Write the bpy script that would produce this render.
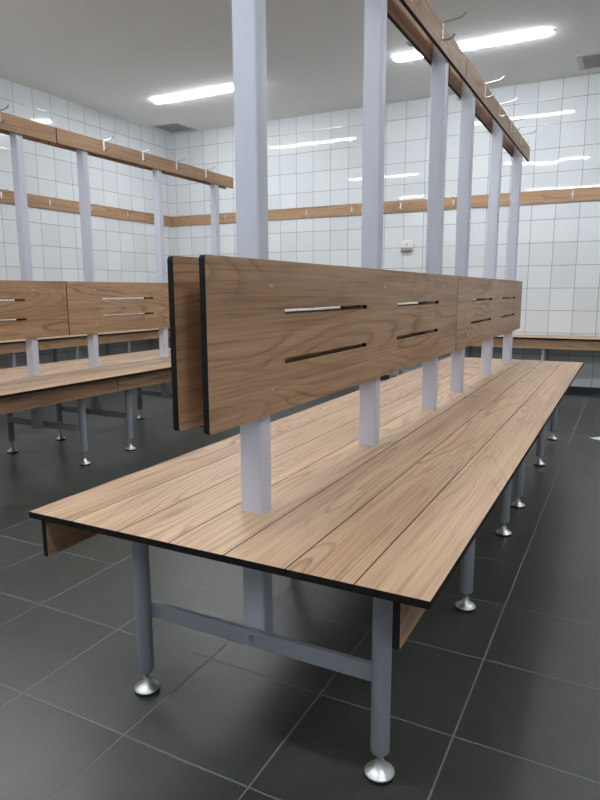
import bpy, bmesh, math
from mathutils import Vector, Matrix

# ------------------------------------------------------------------ scene, camera, light
for o in list(bpy.data.objects):
    bpy.data.objects.remove(o)
scene = bpy.context.scene
COL = scene.collection

CAM_H, F_PX = 0.8737, 629.16
YAW, PITCH, ROLL = 0.4772, -0.1710, -0.0030
fw = Vector((-math.sin(YAW) * math.cos(PITCH), math.cos(YAW) * math.cos(PITCH), math.sin(PITCH)))
rt = Vector((math.cos(YAW), math.sin(YAW), 0))
up = rt.cross(fw)
rt2 = rt * math.cos(ROLL) + up * math.sin(ROLL)
up2 = up * math.cos(ROLL) - rt * math.sin(ROLL)
cam_data = bpy.data.cameras.new('camera')
cam = bpy.data.objects.new('camera', cam_data)
COL.objects.link(cam)
m = Matrix.Identity(4)
for i in range(3):
    m[i][0], m[i][1], m[i][2] = rt2[i], up2[i], -fw[i]
m[2][3] = CAM_H
cam.matrix_world = m
cam_data.sensor_fit = 'VERTICAL'
cam_data.sensor_height = 24
cam_data.lens = F_PX / 800 * 24
cam_data.clip_start = 0.02
scene.camera = cam

world = bpy.data.worlds.new('world')
scene.world = world
world.use_nodes = True
world.node_tree.nodes['Background'].inputs[0].default_value = (0.8, 0.85, 0.9, 1)
world.node_tree.nodes['Background'].inputs[1].default_value = 0.02

LAMP_STRENGTH = 88.0
WINDOW_STRENGTH = 1.6
WINDOW_COLOR = (0.87, 0.93, 1.0)
LAMP_COLOR = (0.93, 0.97, 1.0)
scene.view_settings.view_transform = 'Standard'
scene.view_settings.look = 'None'
scene.view_settings.gamma = 1
scene.view_settings.use_curve_mapping = False
scene.view_settings.exposure = 0.0

# ------------------------------------------------------------------ room dimensions
WL, WR, WB, WF, CEIL = -4.681, 2.40, 5.924, -1.20, 2.5953

# ------------------------------------------------------------------ node helpers
def new_mat(name):
    mt = bpy.data.materials.new(name)
    mt.use_nodes = True
    nt = mt.node_tree
    return mt, nt, nt.nodes['Principled BSDF']

def nd(nt, typ, **kw):
    n = nt.nodes.new(typ)
    for k, v in kw.items():
        setattr(n, k, v)
    return n

def mth(nt, op, a, b=None, c=None, clamp=False):
    n = nt.nodes.new('ShaderNodeMath')
    n.operation = op
    n.use_clamp = clamp
    for i, v in enumerate((a, b, c)):
        if v is None:
            continue
        if isinstance(v, (int, float)):
            n.inputs[i].default_value = v
        else:
            nt.links.new(v, n.inputs[i])
    return n.outputs[0]

def ramp(nt, fac, stops):
    r = nt.nodes.new('ShaderNodeValToRGB')
    el = r.color_ramp.elements
    while len(el) > 1:
        el.remove(el[-1])
    el[0].position = stops[0][0]
    el[0].color = (*stops[0][1], 1)
    for p, c in stops[1:]:
        e = el.new(p)
        e.color = (*c, 1)
    nt.links.new(fac, r.inputs[0])
    return r.outputs[0]

def mixc(nt, fac, a, b, mode='MIX'):
    n = nt.nodes.new('ShaderNodeMix')
    n.data_type = 'RGBA'
    n.blend_type = mode
    for sock, v in ((n.inputs[0], fac), (n.inputs[6], a), (n.inputs[7], b)):
        if isinstance(v, (int, float)):
            sock.default_value = v
        elif isinstance(v, tuple):
            sock.default_value = (*v, 1)
        else:
            nt.links.new(v, sock)
    return n.outputs[2]

def combine(nt, x, y, z):
    n = nt.nodes.new('ShaderNodeCombineXYZ')
    for i, v in enumerate((x, y, z)):
        if isinstance(v, (int, float)):
            n.inputs[i].default_value = v
        else:
            nt.links.new(v, n.inputs[i])
    return n.outputs[0]

def noise(nt, vec, scale, detail=2, rough=0.5, dist=0.0):
    n = nt.nodes.new('ShaderNodeTexNoise')
    n.inputs['Scale'].default_value = scale
    n.inputs['Detail'].default_value = detail
    n.inputs['Roughness'].default_value = rough
    n.inputs['Distortion'].default_value = dist
    nt.links.new(vec, n.inputs['Vector'])
    return n.outputs['Fac']

def coords(nt):
    tc = nt.nodes.new('ShaderNodeTexCoord')
    sp = nt.nodes.new('ShaderNodeSeparateXYZ')
    nt.links.new(tc.outputs['Object'], sp.inputs[0])
    return sp.outputs

# ------------------------------------------------------------------ materials
def wood(name, along, across, tone=(1, 1, 1), roughness=0.42):
    """printed laminate: cathedral figure, pores and broad tone changes running along one axis"""
    mt, nt, bs = new_mat(name)
    xyz = coords(nt)
    info = nt.nodes.new('ShaderNodeObjectInfo')
    rnd = mth(nt, 'MULTIPLY', info.outputs['Random'], 37.0)
    al = mth(nt, 'ADD', xyz[along], rnd)
    ac = mth(nt, 'ADD', xyz[across], mth(nt, 'MULTIPLY', info.outputs['Random'], 11.3))
    third = mth(nt, 'MULTIPLY', xyz[3 - along - across], 0.15)
    v1 = combine(nt, ac, mth(nt, 'MULTIPLY', al, 0.085), third)
    n1 = noise(nt, v1, 4.6, 2.0, 0.45, 0.5)
    n1b = noise(nt, combine(nt, mth(nt, 'MULTIPLY', ac, 3.0), mth(nt, 'MULTIPLY', al, 0.9), third), 9.0, 2)
    ringv = mth(nt, 'ADD', mth(nt, 'MULTIPLY', n1, 38.0), mth(nt, 'MULTIPLY', n1b, 0.55))
    ring = mth(nt, 'FRACT', ringv)
    vfine = combine(nt, mth(nt, 'MULTIPLY', ac, 210.0), mth(nt, 'MULTIPLY', al, 3.5), third)
    fine = noise(nt, vfine, 1.0, 3, 0.6)
    vmed = combine(nt, mth(nt, 'MULTIPLY', ac, 70.0), mth(nt, 'MULTIPLY', al, 1.6), third)
    med = noise(nt, vmed, 1.0, 3, 0.6, 0.4)
    broad = noise(nt, combine(nt, mth(nt, 'MULTIPLY', ac, 7.0), mth(nt, 'MULTIPLY', al, 0.8), third), 1.0, 2)
    tr, tg, tb = tone
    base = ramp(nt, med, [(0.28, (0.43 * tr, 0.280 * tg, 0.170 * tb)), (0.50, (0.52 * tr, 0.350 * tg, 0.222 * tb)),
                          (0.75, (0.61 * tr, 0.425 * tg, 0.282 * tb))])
    tint = ramp(nt, broad, [(0.3, (0.80, 0.76, 0.73)), (0.5, (1, 1, 1)), (0.72, (1.08, 1.10, 1.12))])
    c1 = mixc(nt, 1.0, base, tint, 'MULTIPLY')
    # dark ring lines, stronger in patches
    line = ramp(nt, ring, [(0.0, (0.44, 0.37, 0.32)), (0.10, (0.60, 0.54, 0.49)), (0.34, (1, 1, 1)), (0.90, (1, 1, 1)),
                           (1.0, (0.66, 0.60, 0.55))])
    patch = noise(nt, combine(nt, mth(nt, 'MULTIPLY', ac, 6.0), mth(nt, 'MULTIPLY', al, 1.9), third), 1.0, 1)
    pf = mth(nt, 'MULTIPLY_ADD', mth(nt, 'SUBTRACT', patch, 0.36), 3.0, 0.08, clamp=True)
    c2 = mixc(nt, mth(nt, 'MULTIPLY', pf, 0.85), c1, mixc(nt, 1.0, c1, line, 'MULTIPLY'))
    pore = ramp(nt, fine, [(0.32, (0.58, 0.52, 0.48)), (0.48, (1, 1, 1)), (0.62, (1.06, 1.06, 1.06))])
    c3 = mixc(nt, 0.72 if along == 1 and across == 2 else 0.55, c2, mixc(nt, 1.0, c2, pore, 'MULTIPLY'))
    nt.links.new(c3, bs.inputs['Base Color'])
    bs.inputs['Roughness'].default_value = roughness
    bs.inputs['Specular IOR Level'].default_value = 0.35
    bp = nt.nodes.new('ShaderNodeBump')
    bp.inputs['Strength'].default_value = 0.12
    bp.inputs['Distance'].default_value = 0.0006
    nt.links.new(fine, bp.inputs['Height'])
    nt.links.new(bp.outputs[0], bs.inputs['Normal'])
    return mt

def tiles(name, ax, ox, sx, ay, oy, sy, grout_w, tile_cols, grout_col, rough, jitter, mottled=False, edge=0.006, coat=0.0):
    """square tiles on a plane: per-tile tone, sunk joints, each tile set very slightly out of true"""
    mt, nt, bs = new_mat(name)
    xyz = coords(nt)
    u = mth(nt, 'DIVIDE', mth(nt, 'SUBTRACT', xyz[ax], ox), sx)
    v = mth(nt, 'DIVIDE', mth(nt, 'SUBTRACT', xyz[ay], oy), sy)
    def edge_dist(w, s):
        f = mth(nt, 'FRACT', w)
        return mth(nt, 'MULTIPLY', mth(nt, 'MINIMUM', f, mth(nt, 'SUBTRACT', 1.0, f)), s)
    d = mth(nt, 'MINIMUM', edge_dist(u, sx), edge_dist(v, sy))
    isg = mth(nt, 'LESS_THAN', d, grout_w / 2)
    cell = combine(nt, mth(nt, 'FLOOR', u), mth(nt, 'FLOOR', v), 0.0)
    wn = nt.nodes.new('ShaderNodeTexWhiteNoise')
    wn.noise_dimensions = '3D'
    nt.links.new(cell, wn.inputs['Vector'])
    tc = nt.nodes.new('ShaderNodeTexCoord')
    fac = wn.outputs['Value']
    if mottled:
        n1 = noise(nt, tc.outputs['Object'], 9.0, 6, 0.65)
        n2 = noise(nt, tc.outputs['Object'], 150.0, 3, 0.6)
        fac = mth(nt, 'ADD', mth(nt, 'MULTIPLY', fac, 0.15), mth(nt, 'ADD', mth(nt, 'MULTIPLY', n1, 0.5), mth(nt, 'MULTIPLY', n2, 0.35)))
        # a few small pale flecks
    body = ramp(nt, fac, [(0.25, tile_cols[0]), (0.75, tile_cols[1])])
    if mottled:
        vor = nt.nodes.new('ShaderNodeTexVoronoi')
        vor.inputs['Scale'].default_value = 5.0
        nt.links.new(tc.outputs['Object'], vor.inputs['Vector'])
        fleck = mth(nt, 'LESS_THAN', vor.outputs['Distance'], 0.016)
        body = mixc(nt, mth(nt, 'MULTIPLY', fleck, 0.35), body, (0.35, 0.35, 0.34))
    gn = noise(nt, tc.outputs['Object'], 3.0, 3)
    gcol = mixc(nt, gn, grout_col, tuple(c * 0.55 for c in grout_col))
    nt.links.new(mixc(nt, isg, body, gcol), bs.inputs['Base Color'])
    r = mth(nt, 'MULTIPLY_ADD', isg, 0.85 - rough, rough)
    if mottled:
        r = mth(nt, 'ADD', r, mth(nt, 'MULTIPLY', mth(nt, 'SUBTRACT', noise(nt, tc.outputs['Object'], 30.0, 4), 0.5), 0.15))
    nt.links.new(r, bs.inputs['Roughness'])
    h = mth(nt, 'DIVIDE', d, edge, clamp=True)
    h = mth(nt, 'POWER', h, 0.6)
    if mottled:
        h = mth(nt, 'ADD', h, mth(nt, 'MULTIPLY', noise(nt, tc.outputs['Object'], 90.0, 5, 0.65), 0.55))
    else:
        h = mth(nt, 'ADD', h, mth(nt, 'MULTIPLY', noise(nt, tc.outputs['Object'], 6.0, 1), 0.15))
    bp = nt.nodes.new('ShaderNodeBump')
    bp.inputs['Strength'].default_value = 0.5
    bp.inputs['Distance'].default_value = 0.0012
    nt.links.new(h, bp.inputs['Height'])
    vm = nt.nodes.new('ShaderNodeVectorMath')
    vm.operation = 'SUBTRACT'
    nt.links.new(wn.outputs['Color'], vm.inputs[0])
    vm.inputs[1].default_value = (0.5, 0.5, 0.5)
    vs = nt.nodes.new('ShaderNodeVectorMath')
    vs.operation = 'SCALE'
    vs.inputs['Scale'].default_value = jitter
    nt.links.new(vm.outputs[0], vs.inputs[0])
    va = nt.nodes.new('ShaderNodeVectorMath')
    va.operation = 'ADD'
    nt.links.new(bp.outputs[0], va.inputs[0])
    nt.links.new(vs.outputs[0], va.inputs[1])
    vn = nt.nodes.new('ShaderNodeVectorMath')
    vn.operation = 'NORMALIZE'
    nt.links.new(va.outputs[0], vn.inputs[0])
    nt.links.new(vn.outputs[0], bs.inputs['Normal'])
    bs.inputs['Specular IOR Level'].default_value = 0.7 if mottled else 0.35
    return mt

def plain(name, col, rough=0.5, metal=0.0, spec=0.5, nscale=60.0, var=0.06, bump=0.0):
    mt, nt, bs = new_mat(name)
    tc = nt.nodes.new('ShaderNodeTexCoord')
    n = noise(nt, tc.outputs['Object'], nscale, 3)
    c = ramp(nt, n, [(0.3, tuple(x * (1 - var) for x in col)), (0.7, tuple(min(1, x * (1 + var)) for x in col))])
    nt.links.new(c, bs.inputs['Base Color'])
    bs.inputs['Roughness'].default_value = rough
    bs.inputs['Metallic'].default_value = metal
    bs.inputs['Specular IOR Level'].default_value = spec
    if bump:
        b = nt.nodes.new('ShaderNodeBump')
        b.inputs['Strength'].default_value = bump
        b.inputs['Distance'].default_value = 0.001
        nt.links.new(n, b.inputs['Height'])
        nt.links.new(b.outputs[0], bs.inputs['Normal'])
    return mt

M = {}
M['wood_seat'] = wood('oak_laminate_seat_lit', 1, 0, (1.06, 1.04, 1.02))  # lit copy of the laminate: overhead light on flat seats put into the tone
M['wood_up'] = wood('oak_laminate_upright_shaded', 1, 2, (0.82, 0.755, 0.685))  # same laminate darkened: shade on upright faces put into the tone
M['wood_wall'] = wood('oak_laminate_wall_shaded', 0, 2, (0.82, 0.755, 0.685))  # shaded copy again, grain turned for the back wall boards
M['wood_seat_x'] = wood('oak_laminate_seat_wall_lit', 0, 1, (1.06, 1.04, 1.02))  # lit copy again, grain turned for the back wall seat
M['core'] = plain('black_laminate_core', (0.010, 0.008, 0.008), 0.6, spec=0.2, var=0.3)
M['post'] = plain('pale_grey_powder_coat', (0.60, 0.61, 0.69), 0.38, nscale=400, var=0.015, bump=0.03)
M['leg'] = plain('grey_powder_coat', (0.35, 0.37, 0.41), 0.38, nscale=400, var=0.03, bump=0.05)
M['alu'] = plain('brushed_aluminium', (0.70, 0.70, 0.71), 0.42, 1.0, nscale=200, var=0.05)
M['steel'] = plain('worn_steel', (0.52, 0.50, 0.46), 0.28, 1.0, nscale=120, var=0.12)
M['rubber'] = plain('black_rubber', (0.012, 0.012, 0.012), 0.7)
M['ceiling'] = plain('ceiling_paint', (0.88, 0.90, 0.90), 0.9, spec=0.2, nscale=3, var=0.01)
M['white_plastic'] = plain('white_plastic', (0.80, 0.80, 0.79), 0.4)
M['lamp_body'] = plain('lamp_body_white', (0.72, 0.72, 0.71), 0.45)
M['grey_plastic'] = plain('grey_plastic', (0.30, 0.26, 0.26), 0.45)
M['vent'] = plain('vent_grey', (0.30, 0.31, 0.30), 0.5)
M['vent_dark'] = plain('vent_shade', (0.07, 0.07, 0.07), 0.7)
M['vent_white'] = plain('vent_frame_white', (0.62, 0.62, 0.60), 0.5)
M['base'] = plain('dark_skirting', (0.028, 0.030, 0.033), 0.45)
M['bounce_cut'] = plain('bounce_cutting_grey', (0.36, 0.37, 0.38), 0.6, nscale=4)  # grey added on the unseen walls to cut bounced light under the benches
M['paper'] = plain('white_paper', (0.78, 0.82, 0.82), 0.7)
W_LIGHT = ((0.68, 0.71, 0.73), (0.73, 0.76, 0.78))
GROUT = (0.17, 0.17, 0.21)
M['tile_back'] = tiles('wall_tile_back', 0, -4.625, 0.191, 2, 0.1234, 0.1929, 0.0032, W_LIGHT, GROUT, 0.03, 0.006)
M['tile_left'] = tiles('wall_tile_left', 1, 3.869, 0.1968, 2, 0.1234, 0.1929, 0.0032, W_LIGHT, GROUT, 0.12, 0.006)
M['floor'] = tiles('slate_floor_tile', 0, -0.245, 0.2940, 1, 0.837, 0.2975, 0.0040, ((0.026, 0.029, 0.024), (0.062, 0.067, 0.057)),
                   (0.18, 0.19, 0.18), 0.34, 0.004, mottled=True, edge=0.004)
mt, nt, bs = new_mat('lamp_diffuser')
bs.inputs['Base Color'].default_value = (0.9, 0.9, 0.9, 1)
bs.inputs['Emission Color'].default_value = (*LAMP_COLOR, 1)
bs.inputs['Emission Strength'].default_value = LAMP_STRENGTH
M['diffuser'] = mt

# ------------------------------------------------------------------ mesh helpers
def obj(name, bm, mats, parent=None, smooth=False, bevel=0.0, seg=1):
    bmesh.ops.recalc_face_normals(bm, faces=bm.faces)
    me = bpy.data.meshes.new(name)
    bm.to_mesh(me)
    bm.free()
    for k in (mats if isinstance(mats, (list, tuple)) else [mats]):
        me.materials.append(M[k])
    o = bpy.data.objects.new(name, me)
    COL.objects.link(o)
    if parent:
        o.parent = parent
    if smooth:
        for p in me.polygons:
            p.use_smooth = True
        me.set_sharp_from_angle(angle=math.radians(40))
    if bevel:
        b = o.modifiers.new('bevel', 'BEVEL')
        b.width = bevel
        b.segments = seg
        b.limit_method = 'ANGLE'
    return o

def tag(o, label=None, cat=None, group=None, kind=None):
    if label: o['label'] = label
    if cat: o['category'] = cat
    if group: o['group'] = group
    if kind: o['kind'] = kind
    return o

def thing(name, loc, label, cat, group=None):
    o = bpy.data.objects.new(name, None)
    o.empty_display_size = 0.1
    COL.objects.link(o)
    o.location = loc
    return tag(o, label, cat, group)

def box(bm, x0, x1, y0, y1, z0, z1, thin=None, edge_mat=1):
    v = [bm.verts.new((x, y, z)) for x in (x0, x1) for y in (y0, y1) for z in (z0, z1)]
    fs = [((0, 1, 3, 2), 0), ((4, 6, 7, 5), 0), ((0, 4, 5, 1), 1), ((2, 3, 7, 6), 1), ((0, 2, 6, 4), 2), ((1, 5, 7, 3), 2)]
    for idx, ax in fs:
        f = bm.faces.new([v[i] for i in idx])
        if thin is not None and ax != thin:
            f.material_index = edge_mat

def board(name, x0, x1, y0, y1, z0, z1, thin, mat, parent=None, bevel=0.0012):
    """laminate board: decor on its two faces, black core showing round the edges"""
    bm = bmesh.new()
    box(bm, x0, x1, y0, y1, z0, z1, thin)
    return obj(name, bm, [mat, 'core'], parent)

def slotted_panel(name, x0, x1, y0, y1, z0, z1, slots, parent):
    """upright board with real slots cut through it"""
    r = 0.006
    ys = sorted({y0, y0 + r, y1 - r, y1} | {s[0] for s in slots} | {s[1] for s in slots})
    zs = sorted({z0, z0 + r, z1 - r, z1} | {s[2] for s in slots} | {s[3] for s in slots})
    def hole(i, j):
        if i < 0 or j < 0 or i >= len(ys) - 1 or j >= len(zs) - 1:
            return True
        cy, cz = (ys[i] + ys[i + 1]) / 2, (zs[j] + zs[j + 1]) / 2
        return any(a < cy < b and c < cz < d for a, b, c, d in slots)
    bm = bmesh.new()
    vs = {}
    def V(k, i, j):
        if (k, i, j) not in vs:
            y, z = ys[i], zs[j]
            # round the outer corners a little
            ci = 1 if i == 0 else (-1 if i == len(ys) - 1 else 0)
            cj = 1 if j == 0 else (-1 if j == len(zs) - 1 else 0)
            if ci and cj:
                y += ci * r * 0.3
                z += cj * r * 0.3
            vs[(k, i, j)] = bm.verts.new(((x0, x1)[k], y, z))
        return vs[(k, i, j)]
    for i in range(len(ys) - 1):
        for j in range(len(zs) - 1):
            if hole(i, j):
                continue
            for k in (0, 1):
                bm.faces.new([V(k, i, j), V(k, i + 1, j), V(k, i + 1, j + 1), V(k, i, j + 1)])
            for (di, dj, a, b) in ((-1, 0, (i, j), (i, j + 1)), (1, 0, (i + 1, j), (i + 1, j + 1)),
                                   (0, -1, (i, j), (i + 1, j)), (0, 1, (i, j + 1), (i + 1, j + 1))):
                if hole(i + di, j + dj):
                    f = bm.faces.new([V(0, *a), V(0, *b), V(1, *b), V(1, *a)])
                    f.material_index = 1
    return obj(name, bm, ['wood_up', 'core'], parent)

def rounded_post(bm, cx, cy, w, d, r, z0, z1, n=4):
    ring = []
    for (sx, sy, a0) in ((1, 1, 0), (-1, 1, 90), (-1, -1, 180), (1, -1, 270)):
        for k in range(n + 1):
            a = math.radians(a0 + 90 * k / n)
            ring.append((cx + sx * (w / 2 - r) + r * math.cos(a), cy + sy * (d / 2 - r) + r * math.sin(a)))
    lo = [bm.verts.new((x, y, z0)) for x, y in ring]
    hi = [bm.verts.new((x, y, z1)) for x, y in ring]
    N = len(ring)
    for i in range(N):
        bm.faces.new([lo[i], lo[(i + 1) % N], hi[(i + 1) % N], hi[i]])
    bm.faces.new(lo[::-1])
    bm.faces.new(hi)

def lathe(bm, cx, cy, prof, seg=28, mats=None):
    rings = []
    for r, z in prof:
        rings.append([bm.verts.new((cx + r * math.cos(2 * math.pi * k / seg), cy + r * math.sin(2 * math.pi * k / seg), z)) for k in range(seg)])
    for i in range(len(rings) - 1):
        for k in range(seg):
            f = bm.faces.new([rings[i][k], rings[i][(k + 1) % seg], rings[i + 1][(k + 1) % seg], rings[i + 1][k]])
            if mats: f.material_index = mats[i]
    f = bm.faces.new(rings[0][::-1])
    if mats: f.material_index = mats[0]
    f = bm.faces.new(rings[-1])
    if mats: f.material_index = mats[-1]

def tube(bm, pts, rad, seg=8, mi=0):
    rings = []
    pts = [Vector(p) for p in pts]
    for i, p in enumerate(pts):
        t = (pts[min(i + 1, len(pts) - 1)] - pts[max(i - 1, 0)]).normalized()
        a = t.cross(Vector((0, 1, 0)))
        if a.length < 0.1:
            a = t.cross(Vector((1, 0, 0)))
        a.normalize()
        b = t.cross(a)
        rr = rad[i] if isinstance(rad, (list, tuple)) else rad
        rings.append([bm.verts.new(p + rr * (math.cos(2 * math.pi * k / seg) * a + math.sin(2 * math.pi * k / seg) * b)) for k in range(seg)])
    for i in range(len(rings) - 1):
        for k in range(seg):
            f = bm.faces.new([rings[i][k], rings[i][(k + 1) % seg], rings[i + 1][(k + 1) % seg], rings[i + 1][k]])
            f.material_index = mi
    bm.faces.new(rings[0][::-1]).material_index = mi
    bm.faces.new(rings[-1]).material_index = mi

def hook(parent, base, out, side):
    """double coat hook: upright plate with two screws, long upper arm with a turned-up knob, short curved lower arm"""
    B, O, S = Vector(base), Vector(out), Vector(side)
    Z = Vector((0, 0, 1))
    bm = bmesh.new()
    def bx(c0, c1, s, z0, z1, mi=0):
        v = [bm.verts.new(B + O * c + S * q + Z * z) for c in (c0, c1) for q in (-s, s) for z in (z0, z1)]
        for idx in ((0, 1, 3, 2), (4, 6, 7, 5), (0, 4, 5, 1), (2, 3, 7, 6), (0, 2, 6, 4), (1, 5, 7, 3)):
            bm.faces.new([v[i] for i in idx]).material_index = mi
    bx(0, 0.0022, 0.0065, -0.030, 0.030, 0)
    P = lambda o_, z: B + O * o_ + Z * z
    tube(bm, [P(0.001, 0.026), P(0.018, 0.0275), P(0.045, 0.0295), P(0.060, 0.032), P(0.068, 0.037), P(0.074, 0.043)],
         [0.0036, 0.0030, 0.0029, 0.0031, 0.0036, 0.0038], 8, 1)
    tube(bm, [P(0.001, -0.024), P(0.014, -0.0265), P(0.026, -0.0245), P(0.035, -0.019), P(0.040, -0.013)],
         [0.0036, 0.0029, 0.0029, 0.0033, 0.0036], 8, 1)
    for z in (-0.010, 0.010):
        tube(bm, [P(0.002, z), P(0.0040, z)], [0.0028, 0.0018], 8, 1)
    return obj('coat_hook', bm, ['alu', 'steel'], parent, smooth=True)

def bolt_x(parent, x, y, z, s, r=0.0052):
    bm = bmesh.new()
    tube(bm, [(x, y, z), (x + s * 0.0012, y, z), (x + s * 0.0034, y, z), (x + s * 0.0036, y, z)], [r, r, r * 0.72, r * 0.3], 6)
    return obj('bolt', bm, 'alu', parent)

def bolt_y(parent, x, y, z, s, r=0.0065):
    bm = bmesh.new()
    tube(bm, [(x, y, z), (x, y + s * 0.0015, z), (x, y + s * 0.0040, z), (x, y + s * 0.0046, z)], [r, r, r * 0.75, r * 0.3], 12)
    return obj('bolt', bm, 'steel', parent)

def add_leg(parent, x, y, top, r=0.0175, gap=0.0):
    bm = bmesh.new()
    lathe(bm, x, y, [(r * 0.90, 0.049 + gap), (r, 0.052 + gap), (r, top)], 28)
    l = obj('leg', bm, 'leg', parent, smooth=True)
    bm = bmesh.new()
    lathe(bm, x, y, [(0.0275, 0.0), (0.0280, 0.005), (0.0280, 0.008), (0.0268, 0.0100), (0.0190, 0.0150), (0.0120, 0.0215), (0.0082, 0.0290),
                     (0.0068, 0.034), (0.0050, 0.0345), (0.0050, 0.051 + gap)], 32, [1, 1, 0, 0, 0, 0, 0, 0, 2, 2])
    obj('levelling_foot', bm, ['alu', 'rubber', 'steel'], l, smooth=True)
    return l

# ------------------------------------------------------------------ structure
def struct(name, bm, mat):
    return tag(obj(name, bm, mat), kind='structure')

def slab(name, a, mat):
    bm = bmesh.new()
    box(bm, *a)
    return struct(name, bm, mat)

T = 0.10
slab('floor', (WL - T, WR + T, WF - T, WB + T, -T, 0), 'floor')
slab('ceiling', (WL - T, WR + T, WF - T, WB + T, CEIL, CEIL + T), 'ceiling')
slab('wall_back', (WL - T, WR + T, WB, WB + T, 0, CEIL), 'tile_back')
slab('wall_left', (WL - T, WL, WF, WB, 0, CEIL), 'tile_left')
slab('wall_right', (WR, WR + T, WF, WB, 0, CEIL), 'bounce_cut')
slab('wall_front', (WL - T, WR + T, WF - T, WF, 0, CEIL), 'bounce_cut')
slab('baseboard_back', (WL, WR, WB - 0.010, WB, 0, 0.050), 'base')
slab('baseboard_left', (WL, WL + 0.010, WF, WB - 0.010, 0, 0.050), 'base')

# frosted daylight windows in the wall behind the camera
mt, nt, bs = new_mat('frosted_daylight_pane')
bs.inputs['Base Color'].default_value = (0.8, 0.85, 0.9, 1)
bs.inputs['Emission Color'].default_value = (*WINDOW_COLOR, 1)
bs.inputs['Emission Strength'].default_value = WINDOW_STRENGTH
M['pane'] = mt
for k, xc in enumerate((-3.2, -1.1, 1.0)):
    bm = bmesh.new()
    w2, z0, z1 = 0.85, 1.80, 2.48
    for a in ((-w2 - 0.05, -w2, z0 - 0.05, z1 + 0.05), (w2, w2 + 0.05, z0 - 0.05, z1 + 0.05), (-w2, w2, z0 - 0.05, z0), (-w2, w2, z1, z1 + 0.05), (-0.02, 0.02, z0, z1)):
        box(bm, xc + a[0], xc + a[1], WF, WF + 0.03, a[2], a[3])
    fr = struct('window_%d' % (k + 1), bm, 'white_plastic')
    bm = bmesh.new()
    box(bm, xc - w2, xc + w2, WF, WF + 0.012, z0, z1)
    obj('window_pane', bm, 'pane', fr)

# ------------------------------------------------------------------ island changing bench
PX, PW, PD = -0.6205, 0.050, 0.038
POSTS = [1.0124, 1.6216, 2.2286, 2.6464, 3.267, 3.8876]
SIGN = [-1, 1, 1, -1, 1, 1]              # side of each post its cross bar is bolted to
X0, X1, Y0, Y1, H = -1.0136, -0.2128, 0.8021, 4.0979, 0.450
ST = 0.0125
BZ0, BZ1, BY0, BY1, BJ = 0.6447, 0.9301, 0.8124, 4.084, 2.4451
BT = 0.0115
TZ0, TZ1 = 1.6253, 1.7018
CY = (Y0 + Y1) / 2

def make_island(label, gap):
    root = thing('changing_bench', (PX, CY, 0), label, 'bench', 'free-standing double-sided changing benches')
    # seat planks
    n = 7
    w = (X1 - X0) / n
    for k in range(n):
        a = X0 - PX + k * w + (0.001 if k else 0)
        b = X0 - PX + (k + 1) * w - (0.001 if k < n - 1 else 0)
        board('seat_plank', a, b, Y0 - CY, Y1 - CY, H - ST, H, 2, 'wood_seat', root)
    # hanging fascia boards under both long edges
    for (a, b) in ((-0.3665, -0.355), (0.352, 0.3635)):
        for (c, d) in ((Y0 + 0.006, BJ - 0.0015), (BJ + 0.0015, Y1 - 0.006)):
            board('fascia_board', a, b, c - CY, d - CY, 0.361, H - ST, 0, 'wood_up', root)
    # backrests
    slots1 = [(1.067, 1.497), (1.737, 2.176)]
    slots2 = [(2.700, 3.134), (3.411, 3.832)]
    for s in (-1, 1):
        xa = s * PW / 2
        xb = s * (PW / 2 + BT)
        for (c, d, sl, rc, rd) in ((BY0, BJ - 0.0026, slots1, BY0, BJ - 0.003), (BJ + 0.0026, BY1, slots2, BJ + 0.003, BY1)):
            holes = [(p - CY, q - CY, z - 0.0047, z + 0.0047) for p, q in sl for z in (0.8355, 0.7405)]
            pn = slotted_panel('backrest_panel', min(xa, xb), max(xa, xb), c - CY, d - CY, BZ0, BZ1, holes, root)
            for y in POSTS:
                if c < y < d:
                    for z in (0.884, 0.692):
                        bolt_x(pn, xb, y - CY, z, s)
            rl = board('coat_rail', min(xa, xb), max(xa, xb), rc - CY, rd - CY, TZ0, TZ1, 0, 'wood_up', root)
            first = 1.145 if c < 2 else 2.775
            for k in range(4):
                hook(rl, (xb, first + k * 0.3215 - CY, 1.6755), (s, 0, 0), (0, 1, 0))
    # posts, cross bars, legs
    for y, s in zip(POSTS, SIGN):
        y -= CY
        bm = bmesh.new()
        rounded_post(bm, 0, y, PW, PD, 0.0055, 0.172, TZ1 - 0.006)
        obj('post', bm, 'post', root, smooth=True)
        yc = y + s * 0.0250
        bm = bmesh.new()
        box(bm, -0.255, 0.268, yc - 0.006, yc + 0.006, 0.174, 0.2085)
        cb = obj('cross_bar', bm, 'leg', root, bevel=0.0015, seg=2)
        bolt_y(cb, 0.002, yc + s * 0.006, 0.192, s)
        add_leg(root, -0.2669, y + s * 0.0406, H - ST, gap=gap)
        add_leg(root, 0.2795, y + s * 0.0406, H - ST, gap=gap)
    return root

near = make_island('long double-sided wooden changing bench in the foreground, its whole front end in view', 0.0)
far = make_island('double-sided wooden changing bench behind the foreground one, cut off by the left edge', 0.020)
far.location = (-2.7001, CY + 0.005, 0)

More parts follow.
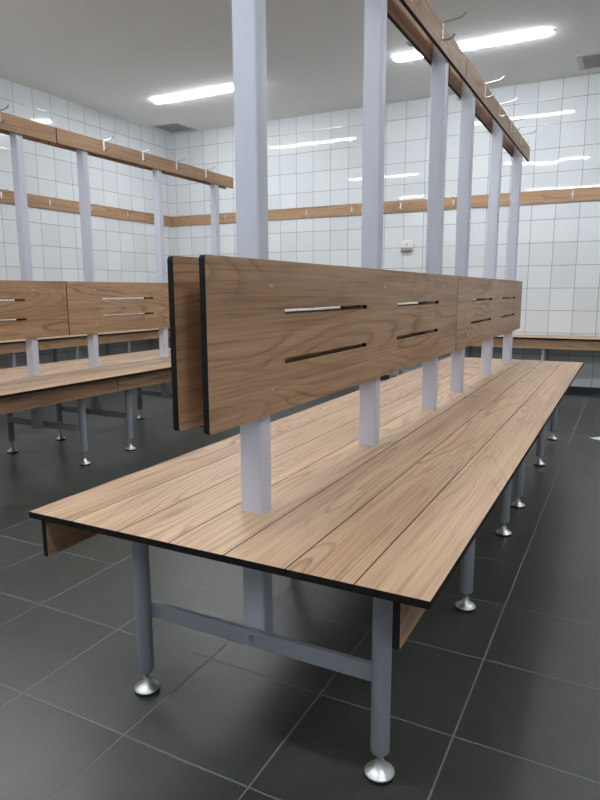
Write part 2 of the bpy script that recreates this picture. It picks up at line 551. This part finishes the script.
# ------------------------------------------------------------------ benches along the walls
WH = 0.490
def wall_bench(along, label):
    """single-sided slatted bench against a wall; along = 0 runs in X on the back wall, 1 runs in Y on the left wall"""
    if along == 0:
        org = Vector((-1.0, WB, 0)); lo, hi = WL + 0.012 + 1.0, WR - 0.01 + 1.0
    else:
        org = Vector((WL, 2.4, 0)); lo, hi = WF + 0.05 - 2.4, WB - 0.41 - 2.4
    root = thing('wall_bench', org, label, 'bench', 'narrow benches along the tiled walls')
    D = 0.402
    def bd(name, l0, l1, d0, d1, z0, z1, thin_depth):
        if along == 0:
            return board(name, l0, l1, -d1, -d0, z0, z1, 1 if thin_depth else 2, 'wood_wall' if thin_depth else 'wood_seat_x', root)
        return board(name, d0, d1, l0, l1, z0, z1, 0 if thin_depth else 2, 'wood_up' if thin_depth else 'wood_seat', root)
    for k in range(3):
        a = 0.012 + (D - 0.012) * k / 3
        b = 0.012 + (D - 0.012) * (k + 1) / 3
        bd('seat_plank', lo, hi, a + 0.001, b - 0.001, WH - ST, WH, False)
    bd('fascia_board', lo, hi, D - 0.030, D - 0.0185, 0.400, WH - ST, True)
    start = (-0.602 + 1.0) if along == 0 else (4.058 - 2.4)
    p = start - 0.66 * math.floor((start - lo - 0.1) / 0.66)
    while p < hi - 0.1:
        for dd in (D - 0.055, 0.075):
            if along == 0: add_leg(root, p, -dd, WH - ST)
            else: add_leg(root, dd, p, WH - ST)
        bm = bmesh.new()
        if along == 0: box(bm, p - 0.010, p + 0.010, -(D - 0.070), -0.090, 0.174, 0.2085)
        else: box(bm, 0.090, D - 0.070, p - 0.010, p + 0.010, 0.174, 0.2085)
        obj('cross_bar', bm, 'leg', root, bevel=0.0015)
        p += 0.66
    return root

wall_bench(0, 'narrow wooden bench along the back tiled wall beyond the foreground bench')
wall_bench(1, 'narrow wooden bench along the left wall, glimpsed under the left bench backrest')

# ------------------------------------------------------------------ coat rails on the walls
def wall_rail(along, label):
    if along == 0:
        root = thing('wall_coat_rail', (-1.0, WB, 1.66), label, 'coat rail', 'wooden coat rails on the tiled walls')
        b = board('rail_board', WL + 0.0125 + 1, WR - 0.002 + 1, -0.012, 0, 1.608 - 1.66, 1.714 - 1.66, 1, 'wood_wall', root)
        x = -4.473
        while x < WR - 0.1:
            hook(b, (x + 1, -0.012, 0.006), (0, -1, 0), (1, 0, 0))
            x += 0.4984
    else:
        root = thing('wall_coat_rail', (WL, 2.4, 1.66), label, 'coat rail', 'wooden coat rails on the tiled walls')
        b = board('rail_board', 0, 0.012, WF + 0.002 - 2.4, WB - 0.001 - 2.4, 1.604 - 1.66, 1.711 - 1.66, 0, 'wood_up', root)
        y = 3.672 - 0.4984 * 9
        while y < WB - 0.15:
            hook(b, (0.012, y - 2.4, 0.004), (1, 0, 0), (0, 1, 0))
            y += 0.4984
wall_rail(0, 'long wooden coat rail with spaced hooks on the back tiled wall')
wall_rail(1, 'long wooden coat rail with spaced hooks on the left tiled wall')

# ------------------------------------------------------------------ ceiling lights
def stadium(bm, L, Wd, z0, z1, inset=0.0, n=8):
    """long batten body with rounded ends, running in X"""
    def ring(z, ins):
        pts = []
        r = min(Wd / 2, 0.024)
        for (sx, sy, a0) in ((1, 1, 0), (-1, 1, 90), (-1, -1, 180), (1, -1, 270)):
            for k in range(n + 1):
                a = math.radians(a0 + 90 * k / n)
                pts.append((sx * (L / 2 - r) + (r - ins) * math.cos(a), sy * (Wd / 2 - r) + (r - ins) * math.sin(a)))
        return [bm.verts.new((x, y, z)) for x, y in pts]
    a = ring(z0, inset); b = ring(z0 + 0.008, 0.0) if inset else None; c = ring(z1, 0)
    seq = [a, b, c] if b else [a, c]
    for p, q in zip(seq[:-1], seq[1:]):
        for i in range(len(p)):
            bm.faces.new([p[i], p[(i + 1) % len(p)], q[(i + 1) % len(p)], q[i]])
    bm.faces.new(seq[0][::-1]); bm.faces.new(seq[-1])

def ceiling_light(x, y, label):
    root = thing('ceiling_light', (x, y, CEIL), label, 'ceiling light', 'slim tube lights on the ceiling')
    bm = bmesh.new()
    stadium(bm, 1.150, 0.054, -0.006, 0.0)
    obj('lamp_body', bm, 'lamp_body', root, smooth=True)
    bm = bmesh.new()
    stadium(bm, 1.095, 0.064, -0.018, -0.006, 0.008)
    obj('diffuser', bm, 'diffuser', root, smooth=True)
    return root

ceiling_light(-3.450, 4.86, 'bright slim ceiling light left of the tallest, nearest grey post')
ceiling_light(-1.150, 4.86, 'bright slim ceiling light crossed by the high wooden coat rail')
for (x, y) in ((1.15, 4.86), (-3.45, 2.42), (-1.15, 2.42), (1.15, 2.42), (-3.45, -0.02), (-1.15, -0.02), (1.15, -0.02)):
    ceiling_light(x, y, 'slim ceiling light seen only as a thin streak reflected in the wall tiles')

# ------------------------------------------------------------------ ceiling vents
def vent(x, y, label):
    root = thing('ceiling_vent', (x, y, CEIL), label, 'air vent', 'square grey air vents in the ceiling')
    bm = bmesh.new()
    s, f = 0.142, 0.178
    for (a, b, c, d) in ((-f, f, s, f), (-f, f, -f, -s), (-f, -s, -s, s), (s, f, -s, s)):
        box(bm, a, b, c, d, -0.006, 0.0)
    obj('vent_frame', bm, 'vent_white', root)
    bm = bmesh.new()
    box(bm, -s, s, -s, s, -0.0015, 0.0)
    obj('vent_backing', bm, 'vent_dark', root)
    bm = bmesh.new()
    k = 14
    for i in range(k):
        c = -s + (i + 0.5) * 2 * s / k
        v = [bm.verts.new(p) for p in ((-s, c - 0.0085, -0.004), (s, c - 0.0085, -0.004), (s, c + 0.0085, -0.008), (-s, c + 0.0085, -0.008),
                                       (-s, c - 0.0085, -0.0025), (s, c - 0.0085, -0.0025), (s, c + 0.0085, -0.0065), (-s, c + 0.0085, -0.0065))]
        for idx in ((0, 1, 2, 3), (7, 6, 5, 4), (0, 4, 5, 1), (1, 5, 6, 2), (2, 6, 7, 3), (3, 7, 4, 0)):
            bm.faces.new([v[q] for q in idx])
    obj('louvre', bm, 'vent', root)
    return root

vent(-4.437, 5.682, 'square grey louvred ceiling vent in the back left corner of the room')
vent(-0.305, 5.600, 'square grey louvred ceiling vent cut by the right edge of the photo')

# ------------------------------------------------------------------ small box on the wall
root = thing('wall_sensor', (-1.912, WB, 1.284), 'small white wall unit with grey lower half on the back wall tiles', 'wall sensor')
bm = bmesh.new()
box(bm, -0.056, 0.056, -0.022, 0, -0.006, 0.060)
body = obj('housing', bm, 'white_plastic', root, bevel=0.006, seg=3)
bm = bmesh.new()
tube(bm, [(0.004, -0.021, 0.022), (0.004, -0.026, 0.022)], 0.008, 16)
obj('button', bm, 'grey_plastic', body, smooth=True)
bm = bmesh.new()
box(bm, -0.055, 0.057, -0.034, 0, -0.040, -0.006)
obj('lower_cover', bm, 'grey_plastic', root, bevel=0.007, seg=3)

# ------------------------------------------------------------------ scrap of paper on the floor
bm = bmesh.new()
N = 8
outer = [(-0.150, 4.075), (-0.075, 4.020), (0.060, 4.010), (0.070, 4.120), (-0.060, 4.155)]
g = []
import random
random.seed(4)
cx, cy = -0.02, 4.08
top, bot = [], []
for k in range(3):
    f = 1 - k / 3
    for (x, y) in outer:
        z = 0.0015 + (1 - f) * 0.010 + random.random() * 0.004 * (1 - f)
        top.append(bm.verts.new((cx + (x - cx) * f, cy + (y - cy) * f, z)))
ct = bm.verts.new((cx, cy, 0.016))
n = len(outer)
for k in range(2):
    for i in range(n):
        bm.faces.new([top[k * n + i], top[k * n + (i + 1) % n], top[(k + 1) * n + (i + 1) % n], top[(k + 1) * n + i]])
for i in range(n):
    bm.faces.new([top[2 * n + i], top[2 * n + (i + 1) % n], ct])
base = [bm.verts.new((x, y, 0.0)) for x, y in outer]
for i in range(n):
    bm.faces.new([base[i], base[(i + 1) % n], top[(i + 1) % n], top[i]])
bm.faces.new(base)
tag(obj('paper_scrap', bm, 'paper'), 'white crumpled paper scrap on the dark floor tiles at the right edge', 'paper')
